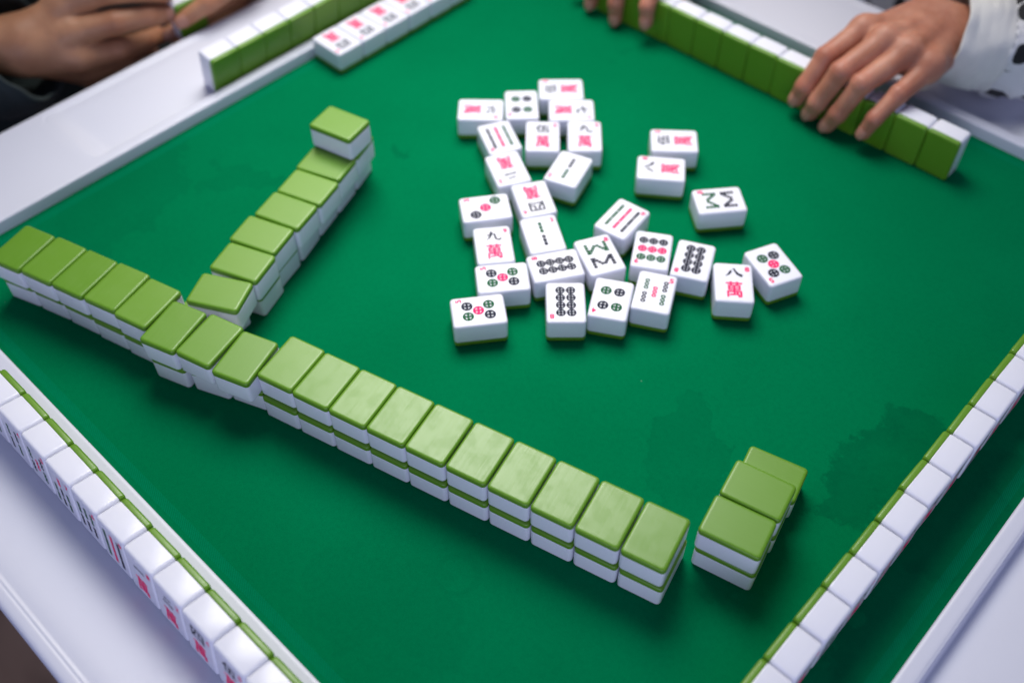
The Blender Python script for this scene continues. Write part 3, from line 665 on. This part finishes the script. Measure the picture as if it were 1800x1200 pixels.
tube('sleeve', [(126, 411, 54), (138, 420, 54), (175, 447, 59), (240, 505, 90), (300, 590, 140), (315, 680, 250), (290, 770, 380)], [39.5, 43, 47, 52, 58, 66, 80], M['dots'], pr, fold=6, ruffle=(6, 1.9, 13), seed=5, thick=0.002, uvs=(8.0, 36.0))
tube('cuff', [(-206, 404, 59), (-212, 414, 61.5), (-219, 428, 65), (-227, 446, 70)], [30.5, 33, 35.5, 36.0], M['knit'], pr, fold=1.6, seed=4, thick=0.003)
tube('sleeve', [(-226, 444, 69), (-232, 460, 73), (-244, 490, 84), (-270, 550, 110), (-250, 650, 170), (-190, 720, 300), (-150, 770, 400)], [35.5, 40, 46, 50, 56, 66, 80], M['dots'], pr, fold=6, ruffle=(6, 1.5, 13), seed=8, thick=0.002, uvs=(8.0, 36.0))
tube('jacket', [(70, 760, -260), (70, 765, -60), (70, 780, 150), (70, 790, 330), (70, 795, 440)], [200, 195, 205, 190, 90], M['dots'], pr, fold=10, seed=11, closed=True, thick=0, uvs=(30, 36))

# --- person on the far left side: both hands round a tile, beyond the frame
FA = [[(-523, -117, 24, 12.5), (-499.5, -82, 29, 10.2), (-486, -54, 28, 8.8), (-480, -34, 25, 7.6)],
      [(-516, -120, 3, 12.0), (-502, -86, 0, 10.0), (-506, -56, -8, 8.6), (-517, -36, -16, 7.4)],
      [(-522, -112, -16, 11.5), (-517, -76, -25, 9.4), (-526, -52, -34, 8.4), (-538, -42, -40, 7.2)],
      [(-532, -108, -32, 10.5), (-532, -80, -42, 8.6), (-542, -64, -48, 7.4), (-550, -60, -52, 6.6)],
      [(-540, -110, 44, 14.0), (-515, -78, 53, 11.2), (-495, -54, 52, 9.6), (-483, -36, 46, 8.4)]]
PA = [((-523, -117, 22), (-545, -154, 20), 14, 22), ((-516, -121, 3), (-547, -156, 14), 15, 22), ((-524, -113, -16), (-552, -156, 8), 14, 20), ((-534, -110, -30), (-556, -154, 4), 13, 18), ((-538, -116, 38), (-548, -150, 26), 15, 20),
      ((-547, -156, 18), (-576, -196, 26), 26, 27), ((-576, -196, 26), (-640, -280, 60), 27, 32)]
HA = [(0.75, -0.6, 0.3), (0.8, -0.5, 0.2), (0.85, -0.4, 0.1), (0.8, -0.3, 0), (0.2, -0.3, 0.9)]
FA = [[q[:3] + (q[3] * 1.15,) for q in ch] for ch in FA]
ha = grow_hand(FA, PA, h=1.4, kp=7, hints=HA)
FB = [[(-470, 85, 42, 12), (-455, 37, 40, 9.8), (-455, -8, 34, 8.8), (-466, -33, 22, 7.6)],
      [(-488, 88, 22, 12), (-478, 46, 14, 9.8), (-482, -6, 4, 8.8), (-494, -36, -4, 7.6)],
      [(-505, 86, 2, 11.5), (-498, 44, -12, 9.4), (-504, 2, -20, 8.4), (-514, -20, -26, 7.4)],
      [(-520, 84, -14, 10.5), (-516, 52, -30, 8.6), (-522, 22, -36, 7.6), (-530, 4, -40, 6.8)],
      [(-478, 98, 56, 13.5), (-466, 60, 66, 11), (-466, 24, 66, 9.6), (-472, 2, 60, 8.4)]]
PB = [((-470, 88, 40), (-500, 140, 30), 14, 22), ((-488, 90, 22), (-508, 144, 22), 14, 22), ((-505, 88, 4), (-516, 144, 14), 14, 20), ((-520, 86, -12), (-524, 142, 6), 13, 18), ((-508, 142, 20), (-540, 196, 26), 26, 27), ((-540, 196, 26), (-620, 290, 70), 27, 32)]
HB = [(0.8, 0.2, 0.5)] * 4 + [(0.3, 0.2, 0.9)]
hb = grow_hand(FB, PB, h=1.5, kp=7, hints=HB)
pl_ = empty('person', (0, 0, 0))
tag(pl_, 'person in dark green jacket holding a tile with both hands beyond the far left frame', 'person')
for hd, chs, hns in ((ha, FA, HA), (hb, FB, HB)):
    ho = hand_obj(hd, M['skin_l'], pl_)
    for ch, hn in list(zip(chs, hns))[:4]: nail('fingernail', ch, hn, M['nail_l'], ho)
tube('sleeve', [(-545, -157, 20), (-568, -178, 8), (-604, -222, 20), (-660, -290, 80), (-720, -330, 180), (-770, -290, 330)], [50, 54, 56, 58, 64, 72], M['jacket'], pl_, fold=8, seed=21, thick=0.003)
tube('sleeve', [(-528, 176, 26), (-545, 200, 30), (-585, 250, 50), (-650, 270, 110), (-730, 220, 220), (-770, 160, 330)], [36, 40, 46, 52, 62, 72], M['jacket'], pl_, fold=6, seed=25, thick=0.003)
tube('jacket', [(-760, -60, -240), (-765, -60, -60), (-775, -60, 150), (-785, -60, 320), (-790, -60, 430)], [190, 180, 195, 180, 90], M['jacket'], pl_, fold=10, seed=31, closed=True, thick=0)
tube('trousers', [(-500, -190, -230), (-600, -150, -225), (-760, -110, -220)], [75, 85, 95], M['trousers'], pl_, fold=7, seed=35, closed=True, thick=0)
tube('trousers', [(-500, 60, -230), (-600, 30, -225), (-760, 0, -220)], [75, 85, 95], M['trousers'], pl_, fold=7, seed=37, closed=True, thick=0)
# the tile held between the two hands
tile(-478, -20, -4, -94, 'stand', 'green-backed tile held between the two hands at the far left', 'tile in the hands', '9w')
